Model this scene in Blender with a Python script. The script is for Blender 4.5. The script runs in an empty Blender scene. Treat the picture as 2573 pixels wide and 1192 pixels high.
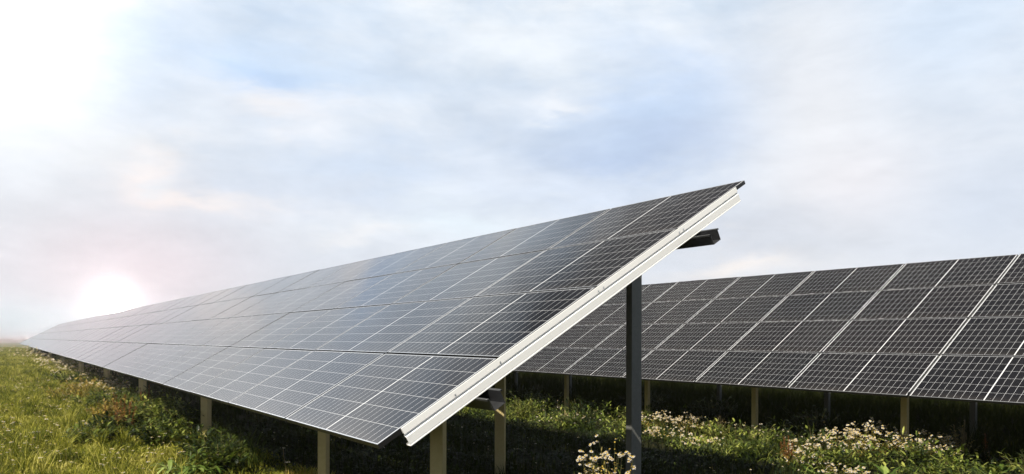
import bpy, math, random
import numpy as np
from mathutils import Vector, Matrix, Euler

rng = np.random.default_rng(7)
random.seed(7)
S = bpy.context.scene
C = S.collection
R = math.radians

# ------------------------------------------------------------------ camera
CAM_Z = 1.5
cd = bpy.data.cameras.new("camera")
cam = bpy.data.objects.new("camera", cd)
C.objects.link(cam)
cam.location = (0, 0, CAM_Z)
cam.rotation_euler = (R(90), 0, 0)
cd.sensor_width = 36
cd.lens = 25.147
cd.shift_y = 0.1013
cd.clip_start = 0.05
cd.clip_end = 6000
S.camera = cam
S.view_settings.view_transform = 'Standard'
S.view_settings.look = 'None'
S.view_settings.gamma = 1
S.view_settings.exposure = 0.40
S.cycles.max_bounces = 6
S.cycles.diffuse_bounces = 2
S.cycles.glossy_bounces = 3
S.cycles.transmission_bounces = 3
S.cycles.transparent_max_bounces = 4
S.cycles.caustics_reflective = False
S.cycles.caustics_refractive = False

# sun direction (horizontal part) and elevation
SX, SY, SEL = -0.464, -0.886, R(44.8)
_n = math.hypot(SX, SY); SX /= _n; SY /= _n

# ------------------------------------------------------------------ world
W = bpy.data.worlds.new("World")
S.world = W
W.use_nodes = True
nt = W.node_tree
nt.nodes.clear()
N = nt.nodes; Lk = nt.links
def wn(t, **k):
    n = N.new(t)
    for a, b in k.items(): setattr(n, a, b)
    return n
def wm(op, a, b=None, c=None, clamp=False):
    n = N.new('ShaderNodeMath'); n.operation = op; n.use_clamp = clamp
    for i, v in enumerate((a, b, c)):
        if v is None: continue
        if isinstance(v, (int, float)): n.inputs[i].default_value = v
        else: Lk.new(v, n.inputs[i])
    return n.outputs[0]
def wmix(f, a, b):
    n = N.new('ShaderNodeMix'); n.data_type = 'RGBA'
    for s, v in ((n.inputs[0], f), (n.inputs[6], a), (n.inputs[7], b)):
        if isinstance(v, (int, float)): s.default_value = v
        elif isinstance(v, tuple): s.default_value = (*v, 1)
        else: Lk.new(v, s)
    return n.outputs[2]
def lin(r, g, b):
    f = lambda c: (c/255/12.92 if c/255 <= .04045 else ((c/255+.055)/1.055)**2.4)
    return (f(r), f(g), f(b))
CORE = 400.0
W.cycles.sampling_method = 'MANUAL'; W.cycles.sample_map_resolution = 2048
out = wn('ShaderNodeOutputWorld')
sky = wn('ShaderNodeTexSky', sky_type='NISHITA', sun_disc=False, sun_elevation=SEL,
         sun_rotation=math.atan2(SX, SY), altitude=100, air_density=1.0, dust_density=1.2, ozone_density=1.5)
bg1 = wn('ShaderNodeBackground'); bg1.inputs[1].default_value = 0.05
Lk.new(sky.outputs[0], bg1.inputs[0])
tc = wn('ShaderNodeTexCoord')
sep = wn('ShaderNodeSeparateXYZ'); Lk.new(tc.outputs['Generated'], sep.inputs[0])
az0 = wm('MULTIPLY', wm('ARCTAN2', sep.outputs[0], sep.outputs[1]), 57.2958)
el0 = wm('MULTIPLY', wm('ARCSINE', sep.outputs[2]), 57.2958)
# cloud noise: stretched along the horizon
mp = wn('ShaderNodeMapping'); mp.inputs['Scale'].default_value = (1.0, 1.0, 2.6)
mp.inputs['Rotation'].default_value = (0, R(8), 0)
Lk.new(tc.outputs['Generated'], mp.inputs[0])
def noise(scale, detail, rough, dist=0.0, off=0):
    n = wn('ShaderNodeTexNoise'); n.inputs['Scale'].default_value = scale
    n.inputs['Detail'].default_value = detail; n.inputs['Roughness'].default_value = rough
    n.inputs['Distortion'].default_value = dist
    if off:
        m2 = wn('ShaderNodeVectorMath', operation='ADD'); m2.inputs[1].default_value = (off, off*.7, -off)
        Lk.new(mp.outputs[0], m2.inputs[0]); Lk.new(m2.outputs[0], n.inputs['Vector'])
    else: Lk.new(mp.outputs[0], n.inputs['Vector'])
    return n.outputs['Fac']
n1 = noise(4.0, 8, .60, .2); n2 = noise(4.4, 8, .60, .2, 5.3)
n3 = noise(5.0, 9, .60, .25, 11.0); n4 = noise(16.0, 5, .6, .3, 2.0)
az = wm('ADD', az0, wm('MULTIPLY', wm('SUBTRACT', n1, .5), 16))
el = wm('ADD', el0, wm('MULTIPLY', wm('SUBTRACT', n2, .5), 10))
base = wmix(wm('MULTIPLY_ADD', wm('SUBTRACT', n3, .5), 3.2, .5, clamp=True), lin(204, 223, 243), lin(238, 243, 247))
base = wmix(wm('MULTIPLY_ADD', el0, .035, -.1, clamp=True), lin(222, 226, 234), base)
# large soft features of this sky: azimuth, elevation, widths in degrees, colour, strength, wobble
FEAT = [
 (-33, 7, 11, 6.0, (226, 229, 233), .75, 1),
 (-33.0, 9.4, 8, 2.2, (214, 220, 226), .7, 1),
 (-30.5, 13.0, 6, 1.2, (229, 231, 233), .6, 1),
 (-14.0, 11.2, 9, 1.6, (212, 220, 233), .7, 1),
 (-10.5, 13.6, 9, 2.0, (203, 218, 238), .75, 1),
 (-17.8, 20.2, 8.0, 3.2, (205, 224, 247), .85, 1),
 (-19.6, 19.0, 3.4, 1.3, (190, 215, 248), .8, 1),
 (10.8, 17.4, 10, 3.6, (192, 213, 242), .8, 1),
 (10.0, 15.0, 7, 1.5, (186, 203, 231), .75, 1),
 (6, 12.3, 8, 1.5, (208, 220, 238), .6, 1),
 (-18.5, 17.2, 4.8, 1.3, (240, 240, 243), .95, 1),
 (-25.9, 11.8, 2.6, 1.5, (250, 241, 237), .75, 1),
 (-23.4, 10.0, 4.2, .8, (252, 242, 236), .75, 1),
 (-24.5, 10.9, 1.2, .5, (232, 238, 243), .7, 1),
 (23.8, 16.5, 6.2, 9.0, (236, 237, 240), .9, 0),
 (25.7, 11.0, 4.6, 3.0, (235, 231, 234), .6, 0),
 (31.0, 21.0, 5.5, 5, (212, 228, 247), .7, 0),
 (34.0, 9.0, 5.5, 4, (207, 217, 232), .6, 0),
 (1.4, 20.8, 6.5, 2.0, (238, 244, 250), .8, 1),
 (3.0, 18.0, 2.5, .8, (245, 247, 250), .7, 1),
 (-4.3, 9.0, 8, 2.2, (232, 243, 251), .8, 1),
 (-12.0, 8.0, 3.4, 1.0, (240, 240, 242), .7, 1),
 (18.9, 7.6, 8, 1.8, (216, 221, 231), .6, 1),
 (17.9, 5.6, 5, 1.2, (248, 241, 236), .8, 1),
 (-28.0, 5.0, 8.0, 4.2, (232, 219, 224), .85, 0),
 (-35.0, 1.0, 6.0, 1.6, (226, 238, 243), .8, 0),
]
col = base
for a, e, wa, we, c, k, wob in FEAT:
    A = az if wob else az0; E_ = el if wob else el0
    da = wm('POWER', wm('ABSOLUTE', wm('DIVIDE', wm('SUBTRACT', A, a), wa)), 2.0)
    de = wm('POWER', wm('ABSOLUTE', wm('DIVIDE', wm('SUBTRACT', E_, e), we)), 2.0)
    g = wm('MULTIPLY', wm('EXPONENT', wm('MULTIPLY', wm('ADD', da, de), -1.0)), k)
    col = wmix(g, col, lin(*c))
high = wm('MULTIPLY_ADD', wm('SUBTRACT', el, 26.5), .17, 0, clamp=True)  # dark grey cloud above the view, added to dim reflections and ambient light
col = wmix(wm('MULTIPLY', high, .93), col, wmix(wm('MULTIPLY_ADD', wm('SUBTRACT', n3, .5), 4.0, .5, clamp=True), (.055, .055, .06), (.20, .19, .18)))
fine = wm('ADD', wm('MULTIPLY_ADD', wm('SUBTRACT', n4, .5), .16, 1.0), wm('MULTIPLY', wm('SUBTRACT', n3, .5), .34))
mul = wn('ShaderNodeVectorMath', operation='SCALE'); Lk.new(col, mul.inputs[0]); Lk.new(fine, mul.inputs['Scale'])
col = mul.outputs[0]
def glow(a, e, wa, we, c, k):
    da = wm('POWER', wm('ABSOLUTE', wm('DIVIDE', wm('SUBTRACT', az0, a), wa)), 2.0)
    de = wm('POWER', wm('ABSOLUTE', wm('DIVIDE', wm('SUBTRACT', el0, e), we)), 2.0)
    g = wm('MULTIPLY', wm('EXPONENT', wm('MULTIPLY', wm('ADD', da, de), -1.0)), k)
    s = wn('ShaderNodeVectorMath', operation='SCALE'); s.inputs[0].default_value = c; Lk.new(g, s.inputs['Scale'])
    return s.outputs[0]
def wadd(a, b):
    n = wn('ShaderNodeVectorMath', operation='ADD'); Lk.new(a, n.inputs[0]); Lk.new(b, n.inputs[1]); return n.outputs[0]
col = wadd(col, glow(-38.5, 22.5, 8.6, 8.0, (1.0, .98, .95), .9))     # bright cloud veil, upper left
_a, _e = R(-29.1), R(2.75)
dt = wn('ShaderNodeVectorMath', operation='DOT_PRODUCT'); Lk.new(tc.outputs['Generated'], dt.inputs[0])
dt.inputs[1].default_value = (math.sin(_a)*math.cos(_e), math.cos(_a)*math.cos(_e), math.sin(_e))
rr_ = wm('MULTIPLY', wm('ARCCOSINE', wm('MINIMUM', dt.outputs['Value'], .9999999)), 57.2958)
def halo(w, c, k, p=1.0):
    g = wm('MULTIPLY', wm('EXPONENT', wm('MULTIPLY', wm('POWER', wm('DIVIDE', rr_, w), p), -1.0)), k)
    s_ = wn('ShaderNodeVectorMath', operation='SCALE'); s_.inputs[0].default_value = c; Lk.new(g, s_.inputs['Scale'])
    return s_.outputs[0]
col = wadd(col, halo(.70, (1.0, .90, .88), 2.6))
col = wadd(col, halo(.45, (1.0, .90, .86), CORE, 2.0))      # the low sun itself, seen through thin cloud      # the bright spot low over the rows
col = wadd(col, glow(-29.1, 2.8, 4.0, 3.4, (1.0, .84, .86), .05))
bg2 = wn('ShaderNodeBackground'); Lk.new(col, bg2.inputs[0]); bg2.inputs[1].default_value = 0.85
# cloud cover: dense in front and low down, clearer overhead and behind
front = wm('MULTIPLY_ADD', sep.outputs[1], 1.6, .55, clamp=True)
low = wm('SUBTRACT', 1.0, wm('MULTIPLY_ADD', wm('SUBTRACT', el0, 48), .03, 0, clamp=True))
cover = wm('MULTIPLY', wm('MULTIPLY', front, low), .93)
cover = wm('MAXIMUM', cover, wm('MULTIPLY_ADD', wm('SUBTRACT', n1, .5), 1.2, .10, clamp=True))
ms = wn('ShaderNodeMixShader')
Lk.new(cover, ms.inputs[0]); Lk.new(bg1.outputs[0], ms.inputs[1]); Lk.new(bg2.outputs[0], ms.inputs[2])
Lk.new(ms.outputs[0], out.inputs[0])

# ------------------------------------------------------------------ sun
sd = bpy.data.lights.new("sun", 'SUN')
sd.energy = 5.0; sd.angle = R(.6); sd.color = (1.0, .93, .80)
sun = bpy.data.objects.new("sun", sd); C.objects.link(sun)
tos = Vector((SX*math.cos(SEL), SY*math.cos(SEL), math.sin(SEL)))
sun.rotation_euler = tos.to_track_quat('Z', 'Y').to_euler()
sun.location = (-20, -20, 40)

# ------------------------------------------------------------------ frame of reference of the rows
TH = 0.6243
U = np.array([-math.sin(TH), math.cos(TH)])      # along the rows, away from the camera
V = np.array([math.cos(TH), math.sin(TH)])       # across the rows, towards their high side
def uv(u, v): return U[0]*u+V[0]*v, U[1]*u+V[1]*v
def sm(a, b, x):
    t = np.clip((x-a)/(b-a), 0, 1); return t*t*(3-2*t)
def gz(u, v):
    u = np.asarray(u, float); v = np.asarray(v, float)
    z = -.09 + .0 * u
    z = z + .42*sm(14, 62, u) - .38*sm(85, 220, u)
    right = -.21 + .10*sm(20, 60, u) + .24*sm(11.2, 14.5, v)
    z = z*(1-sm(3.5, 8.5, v)) + right*sm(3.5, 8.5, v)
    z = z + .018*np.sin(u*1.9+v*.7)*np.sin(v*2.3-u*.4) + .010*np.sin(u*4.3+1)*np.cos(v*5.1)
    far = sm(120, 260, np.hypot(u, v))
    return z*(1-far)

# ------------------------------------------------------------------ helpers
def tag(o, label=None, cat=None, group=None, kind=None):
    if label: o['label'] = label
    if cat: o['category'] = cat
    if group: o['group'] = group
    if kind: o['kind'] = kind
    return o
def link(name, me, parent=None, loc=None, rot=None):
    o = bpy.data.objects.new(name, me); C.objects.link(o)
    if parent: o.parent = parent
    if loc is not None: o.location = loc
    if rot is not None: o.rotation_euler = rot
    return o
def empty(name, loc, rot=(0, 0, 0)):
    o = bpy.data.objects.new(name, None); C.objects.link(o)
    o.location = loc; o.rotation_euler = rot; o.empty_display_size = .3
    return o
def mesh_np(name, verts, quads=None, tris=None, mats=(), qmat=None, tmat=None, smooth=False):
    me = bpy.data.meshes.new(name)
    verts = np.asarray(verts, np.float32).reshape(-1, 3)
    quads = np.zeros((0, 4), np.int32) if quads is None else np.asarray(quads, np.int32).reshape(-1, 4)
    tris = np.zeros((0, 3), np.int32) if tris is None else np.asarray(tris, np.int32).reshape(-1, 3)
    me.vertices.add(len(verts)); me.vertices.foreach_set('co', verts.ravel())
    nl = quads.size+tris.size; npoly = len(quads)+len(tris)
    me.loops.add(nl); me.polygons.add(npoly)
    me.loops.foreach_set('vertex_index', np.concatenate([quads.ravel(), tris.ravel()]))
    st = np.concatenate([np.arange(len(quads))*4, len(quads)*4+np.arange(len(tris))*3]).astype(np.int32)
    me.polygons.foreach_set('loop_start', st)
    for m in mats: me.materials.append(m)
    if qmat is not None or tmat is not None:
        mi = np.concatenate([np.zeros(len(quads), np.int32) if qmat is None else np.asarray(qmat, np.int32),
                             np.zeros(len(tris), np.int32) if tmat is None else np.asarray(tmat, np.int32)])
        me.polygons.foreach_set('material_index', mi)
    me.update(calc_edges=True)
    me.polygons.foreach_set('use_smooth', np.full(npoly, bool(smooth)))
    return me
class MB:
    def __init__(s): s.v = []; s.q = []; s.t = []
    def box(s, x0, y0, z0, x1, y1, z1):
        b = len(s.v)
        s.v += [(x0,y0,z0),(x1,y0,z0),(x1,y1,z0),(x0,y1,z0),(x0,y0,z1),(x1,y0,z1),(x1,y1,z1),(x0,y1,z1)]
        s.q += [[b+i for i in f] for f in ((0,3,2,1),(4,5,6,7),(0,1,5,4),(1,2,6,5),(2,3,7,6),(3,0,4,7))]
    def ribbon(s, pts, t, mapf, c0, c1):
        """open sheet-metal profile of thickness t swept from c0 to c1; mapf(p, c) gives the point"""
        P = np.array(pts, float); n = len(P)
        nor = []
        for i in range(n):
            d = P[min(i+1, n-1)]-P[max(i-1, 0)]
            d /= np.hypot(*d); nor.append((-d[1], d[0]))
        Q = P+np.array(nor)*t
        loop = list(map(tuple, P))+list(map(tuple, Q[::-1])); m = len(loop); b = len(s.v)
        for c in (c0, c1):
            for p in loop: s.v.append(mapf(p, c))
        for i in range(m):
            j = (i+1) % m; s.q.append([b+i, b+j, b+m+j, b+m+i])
        for i in range(n-1):
            a = [b+i, b+i+1, b+m-2-i, b+m-1-i]
            s.q.append(a[::-1]); s.q.append([x+m for x in a])
    def mesh(s, name, mats): return mesh_np(name, s.v, s.q, s.t if s.t else None, mats)

def mat(name):
    m = bpy.data.materials.new(name); m.use_nodes = True
    return m, m.node_tree, m.node_tree.nodes['Principled BSDF']
class G:
    """small node helper"""
    def __init__(s, nt): s.nt = nt
    def n(s, t, **k):
        n = s.nt.nodes.new(t)
        for a, b in k.items(): setattr(n, a, b)
        return n
    def put(s, sock, v):
        if isinstance(v, (int, float)): sock.default_value = v
        elif isinstance(v, tuple): sock.default_value = (*v, 1) if len(v) == 3 and sock.type == 'RGBA' else v
        else: s.nt.links.new(v, sock)
    def m(s, op, a, b=None, c=None, clamp=False):
        n = s.n('ShaderNodeMath', operation=op, use_clamp=clamp)
        for i, v in enumerate((a, b, c)):
            if v is not None: s.put(n.inputs[i], v)
        return n.outputs[0]
    def mix(s, f, a, b):
        n = s.n('ShaderNodeMix', data_type='RGBA')
        s.put(n.inputs[0], f); s.put(n.inputs[6], a); s.put(n.inputs[7], b)
        return n.outputs[2]
    def noise(s, scale, detail=3, rough=.5, vec=None, out='Fac', stretch=None):
        n = s.n('ShaderNodeTexNoise'); n.inputs['Scale'].default_value = scale
        n.inputs['Detail'].default_value = detail; n.inputs['Roughness'].default_value = rough
        if vec is not None:
            if stretch:
                mpp = s.n('ShaderNodeMapping'); mpp.inputs['Scale'].default_value = stretch
                s.nt.links.new(vec, mpp.inputs[0]); vec = mpp.outputs[0]
            s.nt.links.new(vec, n.inputs['Vector'])
        return n.outputs[out]
    def bump(s, h, strength, dist, bsdf):
        b = s.n('ShaderNodeBump'); b.inputs['Strength'].default_value = strength; b.inputs['Distance'].default_value = dist
        s.nt.links.new(h, b.inputs['Height']); s.nt.links.new(b.outputs[0], bsdf.inputs['Normal'])

def metal(name, c1, c2, metallic=.6, rough=.42, spangle=60, streak=True):
    m, nt_, p = mat(name); g = G(nt_)
    tcn = g.n('ShaderNodeTexCoord')
    v = g.n('ShaderNodeTexVoronoi'); v.inputs['Scale'].default_value = spangle
    g.nt.links.new(tcn.outputs['Object'], v.inputs['Vector'])
    sp = g.n('ShaderNodeSeparateColor'); g.nt.links.new(v.outputs['Color'], sp.inputs[0])
    a = g.m('MULTIPLY', sp.outputs[0], .5)
    b = g.m('MULTIPLY_ADD', g.noise(3.0, 5, .65, tcn.outputs['Object'], stretch=(1, 1, .25) if streak else (1, 1, 1)), 1.6, -.55, clamp=True)
    f = g.m('ADD', g.m('MULTIPLY', a, .5), g.m('MULTIPLY', b, .75), clamp=True)
    g.put(p.inputs['Base Color'], g.mix(f, c1, c2))
    p.inputs['Metallic'].default_value = metallic
    g.put(p.inputs['Roughness'], g.m('MULTIPLY_ADD', b, .18, rough-.08))
    g.bump(g.noise(25, 3, .5, tcn.outputs['Object']), .08, .004, p)
    return m
M_RAIL = metal('galvanised_rail', (.94, .94, .92), (.98, .98, .96), .0, .30, 7, False)
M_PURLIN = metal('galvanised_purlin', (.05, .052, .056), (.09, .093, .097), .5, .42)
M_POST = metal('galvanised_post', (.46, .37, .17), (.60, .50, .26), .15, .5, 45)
M_POSTD = metal('shade_dark_post', (.17, .172, .16), (.26, .26, .24), .35, .5, 45)  # rear posts: shade under the rows put into the metal colour
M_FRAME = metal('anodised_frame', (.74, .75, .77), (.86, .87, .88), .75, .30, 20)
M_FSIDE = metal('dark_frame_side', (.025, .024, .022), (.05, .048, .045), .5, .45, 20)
M_CLAMP = metal('black_clamp', (.02, .02, .022), (.04, .04, .045), .4, .4, 20)

# photovoltaic laminate: 6 x 20 half cells, seen through glass
PW, PL = 1.036, 1.749          # panel width (up the slope) and length (along the row)
CX = (PW-.030)/6; CY = (PL-.036-.012)/20
def cell_material():
    m, nt_, p = mat('solar_cell_glass'); g = G(nt_)
    uvn = g.n('ShaderNodeUVMap'); sp = g.n('ShaderNodeSeparateXYZ'); g.nt.links.new(uvn.outputs[0], sp.inputs[0])
    x, y = sp.outputs[0], sp.outputs[1]
    xr = g.m('DIVIDE', g.m('SUBTRACT', x, .012), CX)
    ya = g.m('ABSOLUTE', g.m('SUBTRACT', y, PL/2))
    yr = g.m('DIVIDE', g.m('SUBTRACT', ya, .006), CY)
    def dist(r, size): return g.m('MULTIPLY', g.m('SUBTRACT', .5, g.m('ABSOLUTE', g.m('SUBTRACT', g.m('FRACT', r), .5))), size)
    lx = g.m('MULTIPLY', g.m('LESS_THAN', dist(xr, CX), .0012), g.m('LESS_THAN', g.m('ABSOLUTE', g.m('SUBTRACT', xr, 3)), 2.5))
    ly = g.m('LESS_THAN', dist(yr, CY), .0012)
    mid = g.m('LESS_THAN', ya, .0055)
    out1 = g.m('GREATER_THAN', yr, 10.0)
    out2 = g.m('ADD', g.m('LESS_THAN', xr, 0.0), g.m('GREATER_THAN', xr, 6.0))
    white = g.m('ADD', g.m('ADD', lx, ly), g.m('ADD', g.m('ADD', mid, out1), g.m('GREATER_THAN', x, PW-.0105)), clamp=True)
    bus = g.m('LESS_THAN', dist(g.m('MULTIPLY', xr, 9.0), CX/9), .0009)
    wn_ = g.n('ShaderNodeTexWhiteNoise', noise_dimensions='3D')
    cmb = g.n('ShaderNodeCombineXYZ')
    g.put(cmb.inputs[0], g.m('FLOOR', xr)); g.put(cmb.inputs[1], g.m('FLOOR', g.m('DIVIDE', y, CY)))
    oi = g.n('ShaderNodeObjectInfo'); g.put(cmb.inputs[2], g.m('MULTIPLY', oi.outputs['Random'], 50))
    g.nt.links.new(cmb.outputs[0], wn_.inputs['Vector'])
    cell = g.mix(wn_.outputs['Value'], (.0030, .0036, .0055), (.0065, .0072, .0095))
    cell = g.mix(g.m('MULTIPLY', oi.outputs['Random'], .6), cell, (.0085, .0065, .0080))
    cell = g.mix(g.m('MULTIPLY', bus, .30), cell, (.10, .10, .105))
    cell = g.mix(white, cell, (.70, .71, .73))
    # a little dust lying on the glass
    geo = g.n('ShaderNodeNewGeometry')
    d = g.m('MULTIPLY_ADD', g.noise(1.3, 5, .6, geo.outputs['Position']), 1.2, -.42, clamp=True)
    cell = g.mix(g.m('MULTIPLY_ADD', d, .040, .0), cell, (.34, .30, .25))
    edge = g.m('MULTIPLY', g.m('POWER', g.m('SUBTRACT', 1.0, g.m('DIVIDE', x, .20), clamp=True), 2.0), g.noise(6.0, 4, .6, geo.outputs['Position']))
    cell = g.mix(g.m('MULTIPLY', edge, .13), cell, (.34, .30, .25))
    g.put(p.inputs['Base Color'], cell)
    g.put(p.inputs['Roughness'], g.m('MULTIPLY_ADD', d, .10, .05))
    p.inputs['IOR'].default_value = 1.40
    p.inputs['Specular IOR Level'].default_value = .5
    g.bump(g.noise(.9, 2, .5, geo.outputs['Position']), .10, .010, p)
    return m
M_CELL = cell_material()
M_BACK, _nt, _p = mat('panel_backsheet'); _p.inputs['Base Color'].default_value = (.55, .56, .57, 1); _p.inputs['Roughness'].default_value = .6

def foliage(name, cols, rough=.55, trans=.30, spec=.35):
    m, nt_, p = mat(name); g = G(nt_)
    geo = g.n('ShaderNodeNewGeometry')
    cr = g.n('ShaderNodeValToRGB'); cr.color_ramp.interpolation = 'LINEAR'
    e = cr.color_ramp.elements
    while len(e) < len(cols): e.new(.5)
    for i, c in enumerate(cols):
        e[i].position = i/(len(cols)-1); e[i].color = (*c, 1)
    patch = g.noise(1.1, 4, .65, geo.outputs['Position'])
    f = g.m('ADD', g.m('MULTIPLY', geo.outputs['Random Per Island'], .75), g.m('MULTIPLY_ADD', patch, 2.2, -.98), clamp=True)
    g.nt.links.new(f, cr.inputs[0])
    g.put(p.inputs['Base Color'], cr.outputs[0])
    p.inputs['Roughness'].default_value = rough
    p.inputs['Specular IOR Level'].default_value = spec
    if trans > 0:
        tr = g.n('ShaderNodeBsdfTranslucent'); g.put(tr.inputs[0], g.mix(.5, cr.outputs[0], (.20, .24, .03)))
        mx = g.n('ShaderNodeMixShader'); mx.inputs[0].default_value = trans
        o = nt_.nodes['Material Output']
        g.nt.links.new(p.outputs[0], mx.inputs[1]); g.nt.links.new(tr.outputs[0], mx.inputs[2])
        g.nt.links.new(mx.outputs[0], o.inputs[0])
    return m
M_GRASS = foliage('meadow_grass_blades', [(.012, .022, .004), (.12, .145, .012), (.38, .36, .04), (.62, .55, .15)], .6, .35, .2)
M_TALL = foliage('shade_dark_grass_blades', [(.008, .014, .004), (.02, .027, .007), (.045, .045, .013)], .9, .15, .05)  # grass colour darkened to deepen the shade under the rows
M_LEAF = foliage('weed_leaves', [(.008, .018, .004), (.030, .050, .008), (.13, .17, .022), (.42, .44, .10)], .5, .25, .3)
M_DARKLEAF = foliage('shade_dark_leaves', [(.007, .014, .004), (.020, .032, .008), (.06, .080, .018)], .6, .12, .12)  # dark leaf tone, lowered further to deepen shade under the rows
M_BRIGHT = foliage('broad_bright_leaves', [(.03, .06, .010), (.12, .19, .03), (.36, .44, .12)], .45, .28, .35)
M_STEM = foliage('plant_stems', [(.06, .08, .02), (.14, .13, .045), (.22, .17, .07)], .6, 0)
M_DRY = foliage('dry_seed_heads', [(.16, .11, .05), (.30, .22, .11), (.42, .34, .20)], .8, .1)
M_RUST = foliage('rust_red_seed_spikes', [(.10, .030, .010), (.22, .070, .018), (.33, .14, .035)], .8, .1)
M_PETAL = foliage('white_petals', [(.40, .36, .28), (.62, .57, .50), (.80, .77, .72)], .6, .2)
M_EYE = foliage('yellow_flower_centres', [(.38, .24, .03), (.55, .38, .06), (.60, .46, .10)], .8, 0)
M_YLEAF = foliage('yellowing_leaves', [(.08, .08, .015), (.32, .23, .04), (.50, .36, .09)], .5, .25)

# ------------------------------------------------------------------ ground
def ground():
    m, nt_, p = mat('meadow_ground'); g = G(nt_)
    geo = g.n('ShaderNodeNewGeometry')
    a = g.noise(.35, 6, .6, geo.outputs['Position']); b = g.noise(9, 5, .7, geo.outputs['Position'])
    c = g.mix(g.m('MULTIPLY_ADD', a, 2.0, -.5, clamp=True), (.014, .017, .005), (.030, .032, .010))
    c = g.mix(g.m('MULTIPLY_ADD', b, 2.2, -.75, clamp=True), c, (.012, .009, .005))
    # beyond the near field the ground is meadow to the horizon
    ln = g.n('ShaderNodeVectorMath', operation='LENGTH'); g.nt.links.new(geo.outputs['Position'], ln.inputs[0])
    far = g.m('MULTIPLY_ADD', ln.outputs['Value'], .02, -.8, clamp=True)
    fc = g.mix(g.noise(.02, 4, .6, geo.outputs['Position']), (.11, .135, .035), (.20, .20, .07))
    c = g.mix(far, c, fc)
    g.put(p.inputs['Base Color'], c); p.inputs['Roughness'].default_value = .95
    p.inputs['Specular IOR Level'].default_value = .1
    g.bump(b, .8, .05, p)
    def axis(lo, hi, fine0, fine1, step):
        core = np.arange(fine0, fine1+1e-6, step)
        left = []; s = step; x = fine0
        while x > lo: s *= 1.25; x -= s; left.append(max(x, lo))
        right = []; s = step; x = fine1
        while x < hi: s *= 1.25; x += s; right.append(min(x, hi))
        return np.concatenate([left[::-1], core, right])
    us = axis(-1050, 1050, -2, 70, .35); vs = axis(-1050, 1050, -3, 30, .3)
    uu, vv = np.meshgrid(us, vs, indexing='ij'); zz = gz(uu, vv)
    X = U[0]*uu+V[0]*vv; Y = U[1]*uu+V[1]*vv
    verts = np.stack([X, Y, zz], -1).reshape(-1, 3)
    nu, nv = len(us), len(vs)
    i, j = np.meshgrid(np.arange(nu-1), np.arange(nv-1), indexing='ij')
    k = (i*nv+j).ravel()
    quads = np.stack([k, k+1, k+nv+1, k+nv], -1)[:, ::-1]
    o = link('ground', mesh_np('ground', verts, quads, None, [m], smooth=True))
    tag(o, kind='structure')
ground()

# ------------------------------------------------------------------ solar arrays
BE = 0.5252; LP = 1.775; WP = 1.062; INC = 0.0040
ca, sa = math.cos(BE), math.sin(BE)
def laminate_mesh(x0=0, y0=0, mb=None):
    e = .007
    v = [(e, e, -.0015), (PW-e, e, -.0015), (PW-e, PL-e, -.0015), (e, PL-e, -.0015),
         (e, e, -.0075), (PW-e, e, -.0075), (PW-e, PL-e, -.0075), (e, PL-e, -.0075)]
    q = [(0, 1, 2, 3), (7, 6, 5, 4), (0, 4, 5, 1), (1, 5, 6, 2), (2, 6, 7, 3), (3, 7, 4, 0)]
    return v, q
def frame_boxes(b):
    t = .009; h = .035
    b.box(0, 0, -h, t, PL, 0); b.box(PW-t, 0, -h, PW, PL, 0)
    b.box(t, 0, -h, PW-t, t, 0); b.box(t, PL-t, -h, PW-t, PL, 0)
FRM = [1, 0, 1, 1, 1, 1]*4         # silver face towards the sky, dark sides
def add_uv(me):
    l = me.uv_layers.new(name='UVMap')
    co = np.empty(len(me.vertices)*3, np.float32); me.vertices.foreach_get('co', co); co = co.reshape(-1, 3)
    vi = np.empty(len(me.loops), np.int32); me.loops.foreach_get('vertex_index', vi)
    return l, co, vi
lv, lq = laminate_mesh()
ME_LAM = mesh_np('solar_panel', lv, lq, None, [M_CELL, M_BACK], qmat=[0, 1, 0, 0, 0, 0])
l, co, vi = add_uv(ME_LAM); l.data.foreach_set('uv', co[vi][:, :2].ravel().astype(np.float32))
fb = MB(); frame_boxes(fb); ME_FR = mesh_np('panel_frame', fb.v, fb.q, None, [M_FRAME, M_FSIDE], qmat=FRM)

def panel_block(name, cells, parent, z0):
    """the far panels as one mesh (laminates), their frames as one child"""
    V_, Q_, Mi, UVs = [], [], [], []; FB = MB()
    for i, j in cells:
        b = len(V_)
        for p in lv:
            x, z = j*WP+p[0], p[2]
            V_.append((x*ca - z*sa, i*LP+p[1], z0+x*sa+z*ca)); UVs.append(p[:2])
        Q_ += [[b+k for k in q] for q in lq]; Mi += [0, 1, 0, 0, 0, 0]
        f0 = len(FB.v); frame_boxes(FB)
        for k in range(f0, len(FB.v)):
            p = FB.v[k]; x = j*WP+p[0]; z = p[2]
            FB.v[k] = (x*ca - z*sa, i*LP+p[1], z0+x*sa+z*ca)
    me = mesh_np(name, V_, Q_, None, [M_CELL, M_BACK], qmat=Mi)
    l = me.uv_layers.new(name='UVMap'); vi = np.empty(len(me.loops), np.int32); me.loops.foreach_get('vertex_index', vi)
    l.data.foreach_set('uv', np.array(UVs, np.float32)[vi].ravel())
    o = link(name, me, parent); tag(o, kind='stuff')
    f = link('panel_frame', mesh_np('panel_frames', FB.v, FB.q, None, [M_FRAME, M_FSIDE], qmat=FRM*len(cells)), o); tag(f, kind='stuff')

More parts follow.
